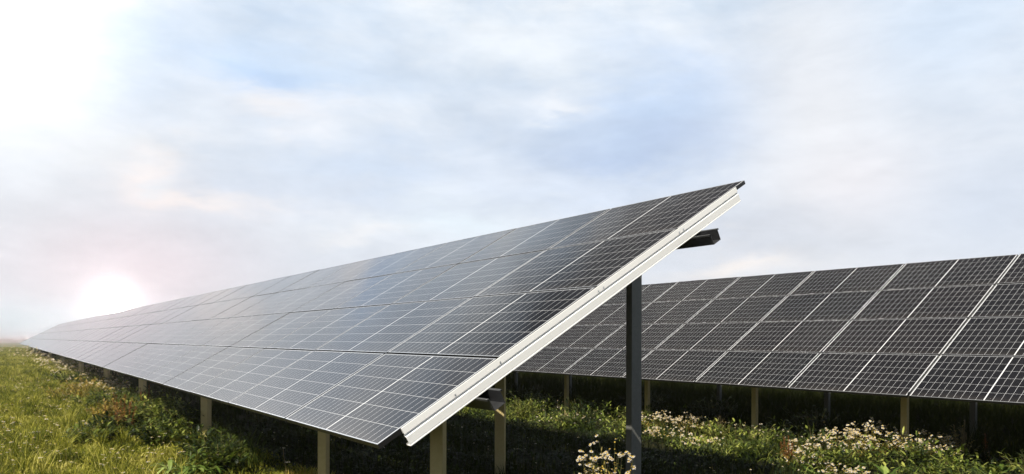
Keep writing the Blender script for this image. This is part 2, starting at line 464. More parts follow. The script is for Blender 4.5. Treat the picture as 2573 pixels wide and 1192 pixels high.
RT = .003
RAIL_PROF = [(.045, -.0385), (.002, -.0385), (-.004, -.0015), (-.013, -.0015), (-.015, -.046), (-.003, -.055), (-.003, -.061),
             (-.015, -.069), (-.015, -.124), (-.011, -.127), (-.017, -.131), (-.017, -.137), (.040, -.137), (.040, -.125)]
INNER_PROF = [(.045, -.0385), (-.013, -.0385), (-.015, -.056), (-.003, -.063), (-.003, -.069),
              (-.015, -.077), (-.015, -.137), (.040, -.137), (.040, -.125)]
def slope_map(z0, y0):
    def f(p, s):
        y, n = p
        return (s*ca - n*sa, y0+y, z0+s*sa+n*ca)
    return f
def rail_mesh(prof, z0=0):
    b = MB(); b.ribbon(prof[::-1], -RT, slope_map(z0, 0), .18, 4.06); return b.mesh('rail', [M_RAIL])
ME_RAIL_END = rail_mesh(RAIL_PROF); ME_RAIL = rail_mesh(INNER_PROF)
PUR = [(-.012, -.150), (-.012, -.139), (0.0, -.139), (.003, -.235), (.103, -.235), (.106, -.139), (.118, -.139), (.118, -.150)]
def purlin_mesh(s0, y0, y1):
    b = MB()
    def f(p, y):
        s, n = s0+p[0], p[1]
        return (s*ca-n*sa, y, s*sa+n*ca)
    b.ribbon(PUR, .0035, f, y0, y1)
    return b.mesh('purlin', [M_PURLIN])
def chan(b, w, d, z0, z1, t=.006):
    """C section post: web on the -Y side, flanges along X sides, with lips"""
    pts = [(w/2-.02, d/2), (w/2, d/2), (w/2, -d/2), (-w/2, -d/2), (-w/2, d/2), (-w/2+.02, d/2)]
    b.ribbon(pts, -t, lambda p, z: (p[0], p[1], z), z0, z1)
def post(parent, x, y, zb, zt, w, d, rot, m, bracket=True):
    b = MB(); chan(b, w, d, zb, zt)
    o = link('post', b.mesh('post', [m]), parent, (x, y, 0), (0, 0, rot))
    if bracket:
        k = MB(); k.box(-w*.5+.004, -d/2-.011, zt-.20, w*.5-.004, -d/2-.003, zt+.035)
        for sx in (-.3, .3):
            for zz in (-.05, -.15): k.box(sx*w-.008, -d/2-.019, zt+zz-.008, sx*w+.008, -d/2-.011, zt+zz+.008)
        link('bracket', k.mesh('bracket', [M_PURLIN]), o)
    return o
def clamp(parent, s, y, z0):
    b = MB(); b.box(-.025, .002, -.02, .025, .018, .005); b.box(-.025, -.008, .003, .025, .028, .0065)
    o = link('clamp', b.mesh('clamp', [M_CLAMP]), parent, (s*ca, y, z0+s*sa), (0, -BE, 0))

def array(label, u0, v0, zc, cols, sep_cols, front_posts, rear_posts, frot, detail=True):
    """zc: world height of the lower near corner of the glass"""
    g0 = float(gz(u0, v0+1))
    x, y = uv(u0, v0)
    root = empty('solar_array', (x, y, g0), (math.atan(INC), 0, TH))
    tag(root, label, 'solar panels', 'rows of solar panels in the meadow')
    z0 = zc-g0
    i0, i1 = cols
    rest = []
    for i in range(i0, i1):
        for j in range(4):
            if i < sep_cols:
                jr = random.uniform
                o = link('solar_panel', ME_LAM, root, (j*WP*ca, i*LP, z0+j*WP*sa+.0015*math.sin(i*1.7+j)),
                         (.0006+jr(-.0012, .0012), -BE+jr(-.0024, .0024), 0))
                link('panel_frame', ME_FR, o)
            else: rest.append((i, j))
    if rest: panel_block('solar_panel', rest, root, z0)
    ya, yb = i0*LP, i1*LP-.02
    # rails running up the slope
    link('rail', ME_RAIL_END, root, (0, ya, z0)).name = 'rail'
    for s_ in (.62, 1.04, 2.10, 2.16, 3.16, 3.22):
        k = MB(); k.box(-.005, -.0195, -.005, .005, -.0155, .005); n_ = -.028
        link('bolt', k.mesh('bolt', [M_FRAME]), root, (s_*ca-n_*sa, ya, z0+s_*sa+n_*ca), (0, -BE, 0))
    for i in range(i0+1, i1, 2):
        link('rail', ME_RAIL, root, (0, i*LP-.02, z0))
    link('rail', ME_RAIL, root, (0, yb-.05, z0))
    # two long purlins
    S1, S2 = .755, 3.30
    link('purlin', purlin_mesh(S1, ya-.16, yb+.1), root, (0, 0, z0))
    link('purlin', purlin_mesh(S2, ya-.20, yb+.1), root, (0, 0, z0))
    X1 = (S1+.053)*ca+.20*sa; X2 = (S2+.053)*ca+.20*sa
    def zt(s, X): return z0+(s+.053)*sa-.235*ca - .004
    for n, (uu, w, d, br) in enumerate(front_posts):
        yy = uu-u0; gl = float(gz(uu, v0+X1))-g0-yy*INC
        post(root, X1, yy, gl-.25, zt(S1, X1), w, d, frot, M_POST, False)
        if br:
            b = MB(); a = .035
            b.v = [(-.012, .05, zt(S1, X1)-.02), (.012, .05, zt(S1, X1)-.02), (.012, .30, zt(S1, X1)+.0), (-.012, .30, zt(S1, X1)+.0),
                   (-.012, .05, zt(S1, X1)-.42), (.012, .05, zt(S1, X1)-.42), (.012, .09, zt(S1, X1)-.42), (-.012, .09, zt(S1, X1)-.42)]
            b.q = [(0, 3, 2, 1), (4, 5, 6, 7), (0, 1, 5, 4), (1, 2, 6, 5), (2, 3, 7, 6), (3, 0, 4, 7)]
            link('brace', b.mesh('brace', [M_PURLIN]), root, (X1+.02, yy, 0))
    for n, (uu, w, d, mm, rt) in enumerate(rear_posts):
        yy = uu-u0; gl = float(gz(uu, v0+X2))-g0-yy*INC
        post(root, X2, yy, gl-.25, zt(S2, X2), w, d, rt, mm, n == 0)
    if detail:
        for i in range(i0, min(i0+14, i1)):
            for s in (.06,):
                if i > i0 and v0 > 5: clamp(root, s, i*LP-.02, z0)
        for j in (1, 2, 3):
            for i in range(i0, min(i0+8, i1)):
                pass
    return root

FR = R(-50.3)      # front posts of the near row stand turned a little
fp = [(4.73, .10, .085, True), (7.07, .090, .080, False), (12.14, .125, .10, False), (18.27, .125, .10, False), (24.81, .14, .11, False),
      (32.97, .14, .11, False), (42.57, .15, .11, False), (53.11, .15, .11, False), (68.13, .15, .11, False), (82.41, .15, .11, False)]
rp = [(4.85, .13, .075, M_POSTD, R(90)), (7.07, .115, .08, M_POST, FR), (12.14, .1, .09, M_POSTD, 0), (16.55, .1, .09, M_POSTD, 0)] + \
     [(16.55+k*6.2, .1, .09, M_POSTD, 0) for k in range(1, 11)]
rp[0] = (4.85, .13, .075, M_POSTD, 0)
array('nearest long row of tilted solar panels with bright metal end rail and tall grey post',
      4.094, 1.917, CAM_Z-.644, (0, 50), 25, fp, rp, FR)
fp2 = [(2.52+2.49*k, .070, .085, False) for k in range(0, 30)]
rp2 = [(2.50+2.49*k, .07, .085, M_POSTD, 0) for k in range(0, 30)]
array('second row of solar panels, standing behind the nearest row among the white daisies',
      4.605, 9.72, CAM_Z-.72, (-3, 44), 22, fp2, rp2, 0)
fp3 = [(1.5+2.49*k, .070, .085, False) for k in range(0, 22)]  # extra row, out of sight, added to shade the ground behind the second
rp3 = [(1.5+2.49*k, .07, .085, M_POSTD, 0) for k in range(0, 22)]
array('third row of solar panels, added unseen behind the second row for its shade',
      4.2, 17.5, CAM_Z-.66, (-4, 28), -4, fp3, rp3, 0, False)

# ------------------------------------------------------------------ vegetation
def frame_of(d):
    """orthonormal side and up vectors for directions d (N,3)"""
    up = np.tile([0, 0, 1.0], (len(d), 1))
    bad = np.abs(d[:, 2]) > .96
    up[bad] = [1, 0, 0]
    side = np.cross(d, up); side /= np.linalg.norm(side, axis=1, keepdims=True)
    return side, np.cross(side, d)
def rdir(n, el_lo, el_hi):
    a = rng.uniform(0, 2*np.pi, n); e = np.radians(rng.uniform(el_lo, el_hi, n))
    return np.stack([np.cos(a)*np.cos(e), np.sin(a)*np.cos(e), np.sin(e)], -1)
class VB:
    def __init__(s): s.V = []; s.Q = []; s.T = []; s.n = 0
    def add(s, v, q=None, t=None):
        v = v.reshape(-1, 3)
        if q is not None: s.Q.append(q.reshape(-1, 4)+s.n)
        if t is not None: s.T.append(t.reshape(-1, 3)+s.n)
        s.V.append(v); s.n += len(v)
    def mesh(s, name, m):
        return mesh_np(name, np.concatenate(s.V), np.concatenate(s.Q) if s.Q else None, np.concatenate(s.T) if s.T else None, [m])
    def blades(s, base, h, w, lean, curve=.5):
        """grass blades: base (N,3), height, width, sideways lean as a share of the height"""
        n = len(base)
        a = rng.uniform(0, 2*np.pi, n); b = rng.uniform(0, 2*np.pi, n)
        ld = np.stack([np.cos(a), np.sin(a), np.zeros(n)], -1); sd_ = np.stack([np.cos(b), np.sin(b), np.zeros(n)], -1)
        h = h[:, None]; w = w[:, None]; L = (lean[:, None])*h
        z = np.array([[0, 0, 1.0]])
        m = base+ld*L*(.5-.3*curve)+z*h*.55; t = base+ld*L+z*h*(1-.25*lean[:, None])
        v = np.stack([base-sd_*w*.5, base+sd_*w*.5, m+sd_*w*.42, m-sd_*w*.42, t], 1)
        k = (np.arange(n)*5)[:, None]
        s.add(v, k+np.array([[0, 1, 2, 3]]), k+np.array([[3, 2, 4]]))
    def leaves(s, base, d, L, wd, curl=.25, fold=.18, wave=0.0):
        """leaf blades with a folded midrib, drooping towards the tip"""
        n = len(base)
        d = d/np.linalg.norm(d, axis=1, keepdims=True); side, up = frame_of(d)
        L = L[:, None]; wd = wd[:, None]
        def P(t, w, f):
            c = base+d*L*t-up*(L*curl*t*t)
            return c+side*wd*w+up*np.abs(w)*wd*f
        wv = wave*rng.uniform(-1, 1, (n, 1))
        v = np.stack([base, P(.30, .42+wv, fold), P(.30, 0, 0), P(.30, -.42, fold), P(.68, .40, fold), P(.68, 0, 0), P(.68, -.40-wv, fold), P(1, 0, 0)], 1)
        k = (np.arange(n)*8)[:, None]
        s.add(v, np.concatenate([k+np.array([[2, 1, 4, 5]]), k+np.array([[3, 2, 5, 6]])], 0),
              np.concatenate([k+np.array([[0, 1, 2]]), k+np.array([[0, 2, 3]]), k+np.array([[5, 4, 7]]), k+np.array([[6, 5, 7]])], 0))
    def stems(s, paths, r0, r1=None):
        """three sided tubes along (N,K,3) paths"""
        n, K, _ = paths.shape; r1 = r0*.5 if r1 is None else r1
        ang = np.arange(3)*2*np.pi/3
        vs = []
        for k in range(K):
            r = r0+(r1-r0)*k/(K-1)
            for a in ang: vs.append(paths[:, k]+np.array([[math.cos(a)*r, math.sin(a)*r, 0]]))
        v = np.stack(vs, 1); kk = (np.arange(n)*3*K)[:, None]
        q = []
        for k in range(K-1):
            for i in range(3):
                j = (i+1) % 3; q.append(kk+np.array([[k*3+i, k*3+j, k*3+3+j, k*3+3+i]]))
        s.add(v, np.concatenate(q, 0))
    def petals(s, c, nrm, rad, npet=9, droop=.15):
        n = len(c); side, up = frame_of(nrm)
        for p in range(npet):
            a = 2*np.pi*p/npet+rng.uniform(-.15, .15, n); a = a[:, None]; da = np.pi/npet*.85
            r = (rad*rng.uniform(.85, 1.1, n))[:, None]
            f = lambda an, rr, dz: c+(side*np.cos(an)+up*np.sin(an))*rr*r-nrm*(dz*r)
            v = np.stack([f(a, .22, 0), f(a+da, .68, droop*.5), f(a, 1.0, droop), f(a-da, .68, droop*.5)], 1)
            k = (np.arange(n)*4)[:, None]
            s.add(v, k+np.array([[0, 3, 2, 1]]))
    def domes(s, c, nrm, rad):
        n = len(c); side, up = frame_of(nrm); rad = rad[:, None]
        ring = [c+(side*math.cos(a)+up*math.sin(a))*rad for a in np.arange(6)*math.pi/3]
        ring2 = [c+(side*math.cos(a)+up*math.sin(a))*rad*.6+nrm*rad*.6 for a in np.arange(6)*math.pi/3]
        v = np.stack(ring+ring2+[c+nrm*rad*.8], 1); k = (np.arange(n)*13)[:, None]
        q = [k+np.array([[i, (i+1) % 6, 6+(i+1) % 6, 6+i]]) for i in range(6)]
        t = [k+np.array([[6+i, 6+(i+1) % 6, 12]]) for i in range(6)]
        s.add(v, np.concatenate(q, 0), np.concatenate(t, 0))

def scatter(n, u0, u1, v0, v1, keep=None):
    u = rng.uniform(u0, u1, n); v = rng.uniform(v0, v1, n)
    if keep is not None:
        k = keep(u, v); u, v = u[k], v[k]
    X, Y = uv(u, v)
    return np.stack([X, Y, gz(u, v)], -1), u, v
def clump(u, v, s, seed=0.0):     # cheap value noise for uneven growth, 0..1
    return .5+.25*np.sin(u*s*1.3+v*s*.9+seed)+.25*np.sin(u*s*.7-v*s*1.7+seed*2.1+1.3*np.sin(v*s+seed))

# meadow beside the near row (short grass, uneven)
b = VB()
for (u0, u1, v0, v1, dens, h0, h1, w0) in ((4, 10, -1.2, 3.1, 1050, .05, .17, .0095), (10, 18, -1.3, 3.1, 800, .06, .19, .013),
                                     (18, 34, -1.6, 3.2, 700, .08, .24, .015), (34, 75, -2.2, 3.4, 300, .12, .30, .022), (75, 170, -6, 3, 40, .15, .4, .05)):
    n = int((u1-u0)*(v1-v0)*dens)
    base_, u, v = scatter(n, u0, u1, v0, v1)
    c = clump(u, v, 2.1, .4)*.6+clump(u, v, .6, 2)*.4
    h = (h0+(h1-h0)*c)*rng.uniform(.55, 1.25, len(u))
    b.blades(base_, h, w0*rng.uniform(.6, 1.5, len(u)), rng.uniform(.2, 1.3, len(u)))
nt_ = 420
tb, tu, tv = scatter(nt_, 5, 36, -1.0, 2.5)
for k in range(nt_):
    m_ = 70; rr = random.uniform(.06, .20); hh = random.uniform(.14, .42)
    a = rng.uniform(0, 6.283, m_); q = rr*np.sqrt(rng.uniform(0, 1, m_))
    p_ = tb[k]+np.stack([np.cos(a)*q, np.sin(a)*q, np.zeros(m_)], -1)
    b.blades(p_, hh*rng.uniform(.5, 1.15, m_), .007*rng.uniform(.7, 1.5, m_)*(1+max(0, tu[k]-12)/20), rng.uniform(.2, 1.0, m_))
tag(link('grass', b.mesh('meadow_grass', M_GRASS)), 'short bright green meadow grass left of the nearest panel row', 'grass', kind='stuff')

# grass and low leaves under the rows, shade darkened into their colour
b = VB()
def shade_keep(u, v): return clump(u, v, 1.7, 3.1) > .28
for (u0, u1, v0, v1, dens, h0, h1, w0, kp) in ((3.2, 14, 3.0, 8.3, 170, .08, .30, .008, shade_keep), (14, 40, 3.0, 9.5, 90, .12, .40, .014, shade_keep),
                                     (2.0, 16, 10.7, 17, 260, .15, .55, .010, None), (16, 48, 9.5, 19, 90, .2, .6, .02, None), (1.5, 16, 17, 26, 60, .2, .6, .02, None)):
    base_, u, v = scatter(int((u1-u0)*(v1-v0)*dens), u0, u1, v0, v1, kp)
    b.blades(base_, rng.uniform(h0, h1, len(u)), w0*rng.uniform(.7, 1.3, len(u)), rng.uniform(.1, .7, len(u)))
tag(link('grass', b.mesh('shaded_grass', M_TALL)), 'tall grass under the panel rows, coloured dark to deepen the shade', 'grass', kind='stuff')

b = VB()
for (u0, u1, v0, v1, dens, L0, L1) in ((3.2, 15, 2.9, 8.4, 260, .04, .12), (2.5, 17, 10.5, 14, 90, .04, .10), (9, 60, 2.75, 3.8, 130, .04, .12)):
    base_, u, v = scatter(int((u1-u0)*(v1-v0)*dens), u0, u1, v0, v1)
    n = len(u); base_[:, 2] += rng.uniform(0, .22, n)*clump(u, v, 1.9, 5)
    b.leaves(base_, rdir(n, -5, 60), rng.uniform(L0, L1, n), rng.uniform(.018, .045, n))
tag(link('ground_cover', b.mesh('ground_cover', M_DARKLEAF)), 'low leafy ground cover under the panel rows, coloured dark for the shade', 'ground cover', kind='stuff')

# sunlit strip between the two rows
b = VB()
def strip(u, v): return (clump(u, v, 2.6, 7.7) > .33) & (v > 8.15+.25*np.sin(u*1.1)) & (v < 11.0+.2*np.sin(u*.8+1))
base_, u, v = scatter(5000, 2.4, 17, 7.9, 11.2, strip)
b.blades(base_, rng.uniform(.05, .34, len(u))*(.4+clump(u, v, 1.3, 1)), .006*rng.uniform(.7, 1.5, len(u)), rng.uniform(.2, .9, len(u)))
base_, u, v = scatter(5000, 17, 45, 7.9, 10.8)
b.blades(base_, rng.uniform(.1, .35, len(u)), .014*rng.uniform(.7, 1.5, len(u)), rng.uniform(.2, .9, len(u)))
tag(link('grass', b.mesh('strip_grass', M_LEAF)), 'uneven green grass in the sunlit strip between the two panel rows', 'grass', kind='stuff')
b = VB()
base_, u, v = scatter(15000, 2.4, 16, 7.9, 11.2, strip)
c = clump(u, v, 1.6, 4.2); base_[:, 2] += rng.uniform(0, .42, len(u))*c*c*1.3
b.leaves(base_, rdir(len(u), -10, 65), rng.uniform(.05, .14, len(u)), rng.uniform(.018, .042, len(u)))
tag(link('ground_cover', b.mesh('strip_leaves', M_LEAF)), 'small leaved green weeds covering the sunlit strip between the panel rows', 'ground cover', kind='stuff')

# small white flowers, far too many to count
def flower_stuff(regions, label, hgt=(.10, .26), rad=(.008, .016), elmin=35):
    b = VB(); e = VB(); st = VB()
    for (n, u0, u1, v0, v1, sc, kp) in regions:
        base_, u, v = scatter(n, u0, u1, v0, v1, kp)
        n = len(u); h = rng.uniform(*hgt, n); sc = sc*rng.uniform(.7, 1.2, (n, 1)).mean(); top = base_.copy(); top[:, 2] += h; top[:, :2] += rng.normal(0, .03, (n, 2))
        mid = (base_+top)/2; mid[:, :2] += rng.normal(0, .01, (n, 2))
        st.stems(np.stack([base_, mid, top], 1), .0016*sc)
        d = rdir(n, elmin, 90); r = rng.uniform(*rad, n)*sc
        b.petals(top, d, r, 7); e.domes(top+d*.001, d, r*.34)
    o = link('wildflowers', b.mesh('white_flowers', M_PETAL)); tag(o, label, 'flowers', kind='stuff')
    link('flower_centres', e.mesh('flower_centres', M_EYE), o); link('flower_stems', st.mesh('flower_stems', M_STEM), o)
flower_stuff([(480, 6, 14, -.6, 2.2, 1.7, lambda u, v: clump(u, v, 1.4, .8) > .45), (380, 14, 30, -.6, 2.6, 2.2, lambda u, v: clump(u, v, 1.0, .8) > .45),
              (500, 24, 75, 1.6, 3.4, 3.0, None)], 'tiny white flowers dotted over the short meadow grass', (.12, .26), (.010, .018), 72)
flower_stuff([(230, 3.4, 12, 3.0, 8.0, 1.0, lambda u, v: clump(u, v, 1.2, 2.8) > .42), (500, 6.2, 13, 8.6, 10.9, 1.25, lambda u, v: clump(u, v, 1.5, 6.0) > .5)],
             'small white daisies scattered through the weeds under and between the panel rows', (.12, .38), (.011, .018))

# ---- single plants: each a thing with its stems, leaves and flower or seed heads
def plant(name, label, cat, u, v, group=None, dz=0):
    x, y = uv(u, v)
    o = empty(name, (x, y, float(gz(u, v))+dz)); tag(o, label, cat, group); return o
def arcs(n, rad, h, K=5, spread=1.0, lean=(0, 0)):
    a = rng.uniform(0, 2*np.pi, n); r = rad*np.sqrt(rng.uniform(0, 1, n)); hh = h*rng.uniform(.55, 1.1, n)
    t = np.linspace(0, 1, K)[None, :, None]
    b0 = np.stack([np.cos(a)*r*.30, np.sin(a)*r*.30, np.full(n, -.02)], -1)[:, None]
    tip = np.stack([np.cos(a)*r*spread+lean[0]*hh, np.sin(a)*r*spread+lean[1]*hh, hh*(1-.25*r/max(rad, 1e-3))], -1)[:, None]
    p = b0+(tip-b0)*t; p[:, :, :2] = (b0+(tip-b0)*t**1.6)[:, :, :2]
    p += rng.normal(0, .006, p.shape)*(t > 0)
    return p
def pick(paths, n, lo=.15, hi=1.0):
    i = rng.integers(0, len(paths), n); t = rng.uniform(lo, hi, n)*(paths.shape[1]-1)
    k = np.minimum(t.astype(int), paths.shape[1]-2); f = (t-k)[:, None]
    p = paths[i, k]*(1-f)+paths[i, k+1]*f; d = paths[i, k+1]-paths[i, k]
    return p, d/np.linalg.norm(d, axis=1, keepdims=True)
def daisy(label, u, v, rad, h, nst, nfl, group='clumps of white daisies', frad=(.013, .022), lean=(0, 0), leafm=None, yellow=.35):
    root = plant('daisy_clump', label, 'daisies', u, v, group)
    p = arcs(nst, rad, h, lean=lean)
    s = VB(); s.stems(p, .0028); link('stems', s.mesh('stems', M_STEM), root)
    l = VB(); q, d = pick(p, nst*9, .05, .85); l.leaves(q, rdir(len(q), -10, 70)*.8+d*.3, rng.uniform(.025, .07, len(q)), rng.uniform(.006, .016, len(q)))
    link('leaves', l.mesh('leaves', leafm or M_LEAF), root)
    l = VB(); k = int(nst*5*yellow)
    if k:
        q, d = pick(p, k, .3, .95); l.leaves(q, rdir(len(q), 0, 80), rng.uniform(.02, .05, len(q)), rng.uniform(.006, .016, len(q)))
        link('yellow_leaves', l.mesh('yellow_leaves', M_YLEAF), root)
    tops = p[:, -1]; idx = rng.integers(0, len(tops), nfl); c = tops[idx].copy()
    c[len(tops):] = c[len(tops):]
    jit = rng.normal(0, .022, (nfl, 3)); jit[:min(nfl, 0)] = 0; c += jit
    dirs = rdir(nfl, 30, 90)+np.array([[SX*.5, SY*.5, .3]]); dirs /= np.linalg.norm(dirs, axis=1, keepdims=True)
    r = rng.uniform(*frad, nfl)
    f = VB(); f.petals(c, dirs, r, 11); fo = link('petals', f.mesh('petals', M_PETAL), root)
    e = VB(); e.domes(c+dirs*.001, dirs, r*.42)
    k = max(4, nfl//4); q, d = pick(p, k, .8, 1.0); dd = rdir(k, 40, 90); e.domes(q, dd, rng.uniform(.006, .010, k))
    link('flower_centres', e.mesh('flower_centres', M_EYE), root)
    return root
def weed(name, label, cat, u, v, rad, h, nst, nl, L, w, leafm, group=None, stemm=None, lean=(0, 0), curl=.25):
    root = plant(name, label, cat, u, v, group)
    p = arcs(nst, rad, h, lean=lean); s = VB(); s.stems(p, .004); link('stems', s.mesh('stems', stemm or M_STEM), root)
    l = VB(); q, d = pick(p, nl, .08, 1.0)
    od = q.copy(); od[:, 2] = 0; od /= np.maximum(np.linalg.norm(od, axis=1, keepdims=True), .05)
    dd = rdir(nl, -15, 60)+od*.5+d*.2
    l.leaves(q, dd, rng.uniform(*L, nl), rng.uniform(*w, nl), curl, .2, .08); link('leaves', l.mesh('leaves', leafm), root)
    return root, p
def rosette(name, label, cat, u, v, n, L, w, leafm, el=(10, 70), group=None, curl=.45):
    root = plant(name, label, cat, u, v, group)
    l = VB(); base_ = rng.normal(0, .02, (n, 3)); base_[:, 2] = rng.uniform(0, .05, n)
    l.leaves(base_, rdir(n, *el), rng.uniform(*L, n), rng.uniform(*w, n), curl, .25, .10)
    link('leaves', l.mesh('leaves', leafm), root); return root
def spikes(root, m, n, h, rad, dens=220, thick=.02, part='seed_spike'):
    for k in range(n):
        a = random.uniform(0, 6.28); r = rad*random.uniform(0, 1); hh = h*random.uniform(.7, 1.1)
        b0 = np.array([math.cos(a)*r*.4, math.sin(a)*r*.4, 0]); tip = np.array([math.cos(a)*r, math.sin(a)*r, hh])
        t = np.linspace(0, 1, 5)[:, None]; p = (b0+(tip-b0)*t)[None]
        s = VB(); s.stems(p, .004)
        q, d = pick(p, dens, .42, 1.0); fr = (q[:, 2:3]/hh)
        q[:, :2] += rng.normal(0, thick, (dens, 2))*(1.25-fr); q[:, 2] += rng.normal(0, .008, dens)
        s.leaves(q, rdir(dens, -30, 60), rng.uniform(.008, .018, dens), rng.uniform(.006, .012, dens), .1)
        link(part, s.mesh(part, m), root)
def panicles(root, n, h, rad, m, lean=(0, 0)):
    p = arcs(n, rad, h, 6, lean=lean); s = VB(); s.stems(p, .0022); link('stems', s.mesh('stems', M_STEM), root)
    q, d = pick(p, n*26, .55, 1.0); q += rng.normal(0, .018, q.shape)
    f = VB(); f.leaves(q, rdir(len(q), -60, 40), rng.uniform(.012, .022, len(q)), rng.uniform(.004, .007, len(q)), .3)
    link('seed_heads', f.mesh('seed_heads', m), root)
def bladeclump(root, n, h, rad, m, part='blades', w=.008):
    a = rng.uniform(0, 2*np.pi, n); r = rad*np.sqrt(rng.uniform(0, 1, n)); b0 = np.stack([np.cos(a)*r, np.sin(a)*r, np.zeros(n)], -1)
    b = VB(); b.blades(b0, rng.uniform(.4, 1.1, n)*h, w*rng.uniform(.6, 1.3, n), rng.uniform(.2, .8, n)); link(part, b.mesh(part, m), root)
def umbel(root, h, lean, heads=3, m=None):
    t = np.linspace(0, 1, 6)[:, None]; tip = np.array([lean[0], lean[1], h]); p = (tip*t)
    p[:, :2] += np.sin(t*5)*.012; s = VB(); s.stems(p[None], .0035, .0022); link('stem', s.mesh('stem', M_DRY), root)
    f = VB()
    for k in range(heads):
        c = p[-1] if k == 0 else p[5-2*k if 5-2*k > 0 else 1]+np.array([.02*k, 0, 0])
        n = 26 if k == 0 else 14; q = np.tile(c, (n, 1))+np.stack([rng.normal(0, .016, n), rng.normal(0, .016, n), rng.normal(0, .004, n)], -1)
        f.petals(q, rdir(n, 40, 90), rng.uniform(.006, .010, n), 5)
    link('flower_head', f.mesh('flower_head', M_PETAL if m is None else m), root)

# left: weeds along the foot of the near row
weed('nettle_bush', 'dense dark green nettle bush left of the second visible front post', 'weed', 13.3, 2.2, .70, .66, 80, 2200, (.05, .12), (.025, .055), M_LEAF)
weed('nettle_bush', 'glossy dark bush spilling onto the short grass in front of the nettles', 'weed', 11.7, 2.0, .50, .48, 60, 1500, (.05, .12), (.025, .055), M_LEAF)
r_, p_ = weed('dock_plant', 'dock plant with tall rust brown seed spikes at the edge of the meadow grass', 'dock', 13.0, 1.62, .46, .46, 40, 800, (.08, .18), (.035, .065), M_DARKLEAF)
spikes(r_, M_RUST, 8, .74, .34, 320, .026)
r_, p_ = weed('dock_plant', 'smaller orange tinged dock plant beside the third visible front post', 'dock', 15.2, 2.3, .36, .5, 24, 420, (.05, .12), (.02, .05), M_YLEAF)
spikes(r_, M_RUST, 4, .8, .22, 200, .018)
weed('nettle_bush', 'low dark leafy weed left of the rust brown dock spikes', 'weed', 12.4, 1.15, .42, .32, 40, 800, (.06, .15), (.025, .055), M_LEAF)
weed('nettle_bush', 'leafy bush hiding the base of the front post among the nettles', 'weed', 16.4, 2.55, .70, .60, 60, 1500, (.05, .12), (.02, .05), M_LEAF)
weed('burdock', 'arching clump with long bright green leaves at the lower left of the oat grass', 'weed', 8.75, 1.8, .42, .34, 34, 260, (.08, .17), (.03, .055), M_BRIGHT, curl=.6)
weed('bindweed', 'bushy green weed with a few large pale leaves beside the oat grass', 'weed', 8.95, 2.15, .42, .50, 50, 1100, (.04, .10), (.02, .05), M_LEAF)
for u_, v_, rr, hh, mm, lb in [
    (14.7, 2.2, .55, .62, M_LEAF, 'tangled nettles just behind the rust brown dock spikes'),
    (15.8, 1.9, .55, .45, M_YLEAF, 'yellowish scrub at the meadow edge behind the docks'),
    (17.9, 2.2, .65, .55, M_LEAF, 'dark scrub left of the third visible front post'),
    (19.4, 1.9, .60, .42, M_LEAF, 'low green scrub at the meadow edge by the fourth post'),
    (10.5, 2.35, .42, .42, M_LEAF, 'leafy weeds in front of the wide tan front post'),
    (9.9, 2.2, .36, .30, M_DARKLEAF, 'low dark weeds between the tan post and the oat grass'),
    (12.6, 2.6, .50, .60, M_DARKLEAF, 'dark nettles against the shade right of the tan post'),
    (23.6, 2.0, .70, .50, M_YLEAF, 'rusty green scrub in front of the fifth visible post'),
    (27.8, 2.1, .80, .50, M_LEAF, 'green scrub between meadow and the farther posts')]:
    weed('scrub_clump', lb, 'weed', u_, v_, rr, hh, 50, int(1500*rr/.55), (.05, .13), (.02, .05), mm, 'scrub along the meadow edge')
r_ = plant('oat_grass', 'tall wild oat grass with drooping seed heads in front of the dark gap', 'grass plant', 9.3, 2.45)
panicles(r_, 26, .78, .34, M_TALL); bladeclump(r_, 260, .55, .3, M_LEAF)
r_ = plant('oat_grass', 'shorter sprig of oat grass right beside the wide tan front post', 'grass plant', 11.3, 2.75)
panicles(r_, 9, .5, .14, M_TALL); bladeclump(r_, 90, .4, .14, M_LEAF)
r_ = plant('flower_stalk', 'lone thin stalk with a small dried white umbel against the dark shade', 'flower stalk', 8.0, 2.62); umbel(r_, .40, (.0, .0), 3)
r_ = plant('oat_grass', 'yellowish tuft of dry grass at the foot of the lone flower stalk', 'grass plant', 7.7, 2.75); bladeclump(r_, 160, .26, .22, M_YLEAF)
for k, (u_, v_, rr, hh, lb) in enumerate([
    (19.6, 2.55, .55, .50, 'daisy clump between the third and fourth visible front posts'),
    (22.4, 2.4, .60, .55, 'white daisy clump in front of the fourth visible front post'),
    (26.5, 2.6, .8, .62, 'pale daisy clump just left of the fourth visible front post'),
    (30.8, 2.5, .9, .66, 'bright daisy mass right of the fifth visible front post'),
    (35.5, 2.5, 1.1, .70, 'bright daisy mass left of the fifth visible front post'),
    (41.0, 2.5, 1.2, .75, 'cream coloured flowering clump by the sixth visible front post'),
    (50.0, 2.3, 1.8, .85, 'yellowish flowering clump beyond the sixth visible front post'),
    (64.0, 2.2, 2.4, .95, 'farthest cream flowering clump near the far end of the row')]):
    s_ = 1+max(0, (u_-18))/28
    daisy(lb, u_, v_, rr, hh, 60, int(120*s_), 'flower clumps along the foot of the nearest row', (.016*s_, .026*s_), yellow=1.0)
weed('nettle_bush', 'dark green bush between the flower clumps under the far part of the row', 'weed', 24.6, 2.8, .6, .6, 40, 700, (.06, .13), (.03, .06), M_LEAF)
weed('nettle_bush', 'very dark round bush at the far end of the nearest row', 'weed', 58.0, 3.0, 1.2, .9, 50, 800, (.12, .25), (.06, .12), M_DARKLEAF)
weed('nettle_bush', 'brownish weed patch in the meadow between grass and fourth front post', 'weed', 21.5, 1.7, .9, .45, 70, 1500, (.06, .14), (.02, .05), M_YLEAF)

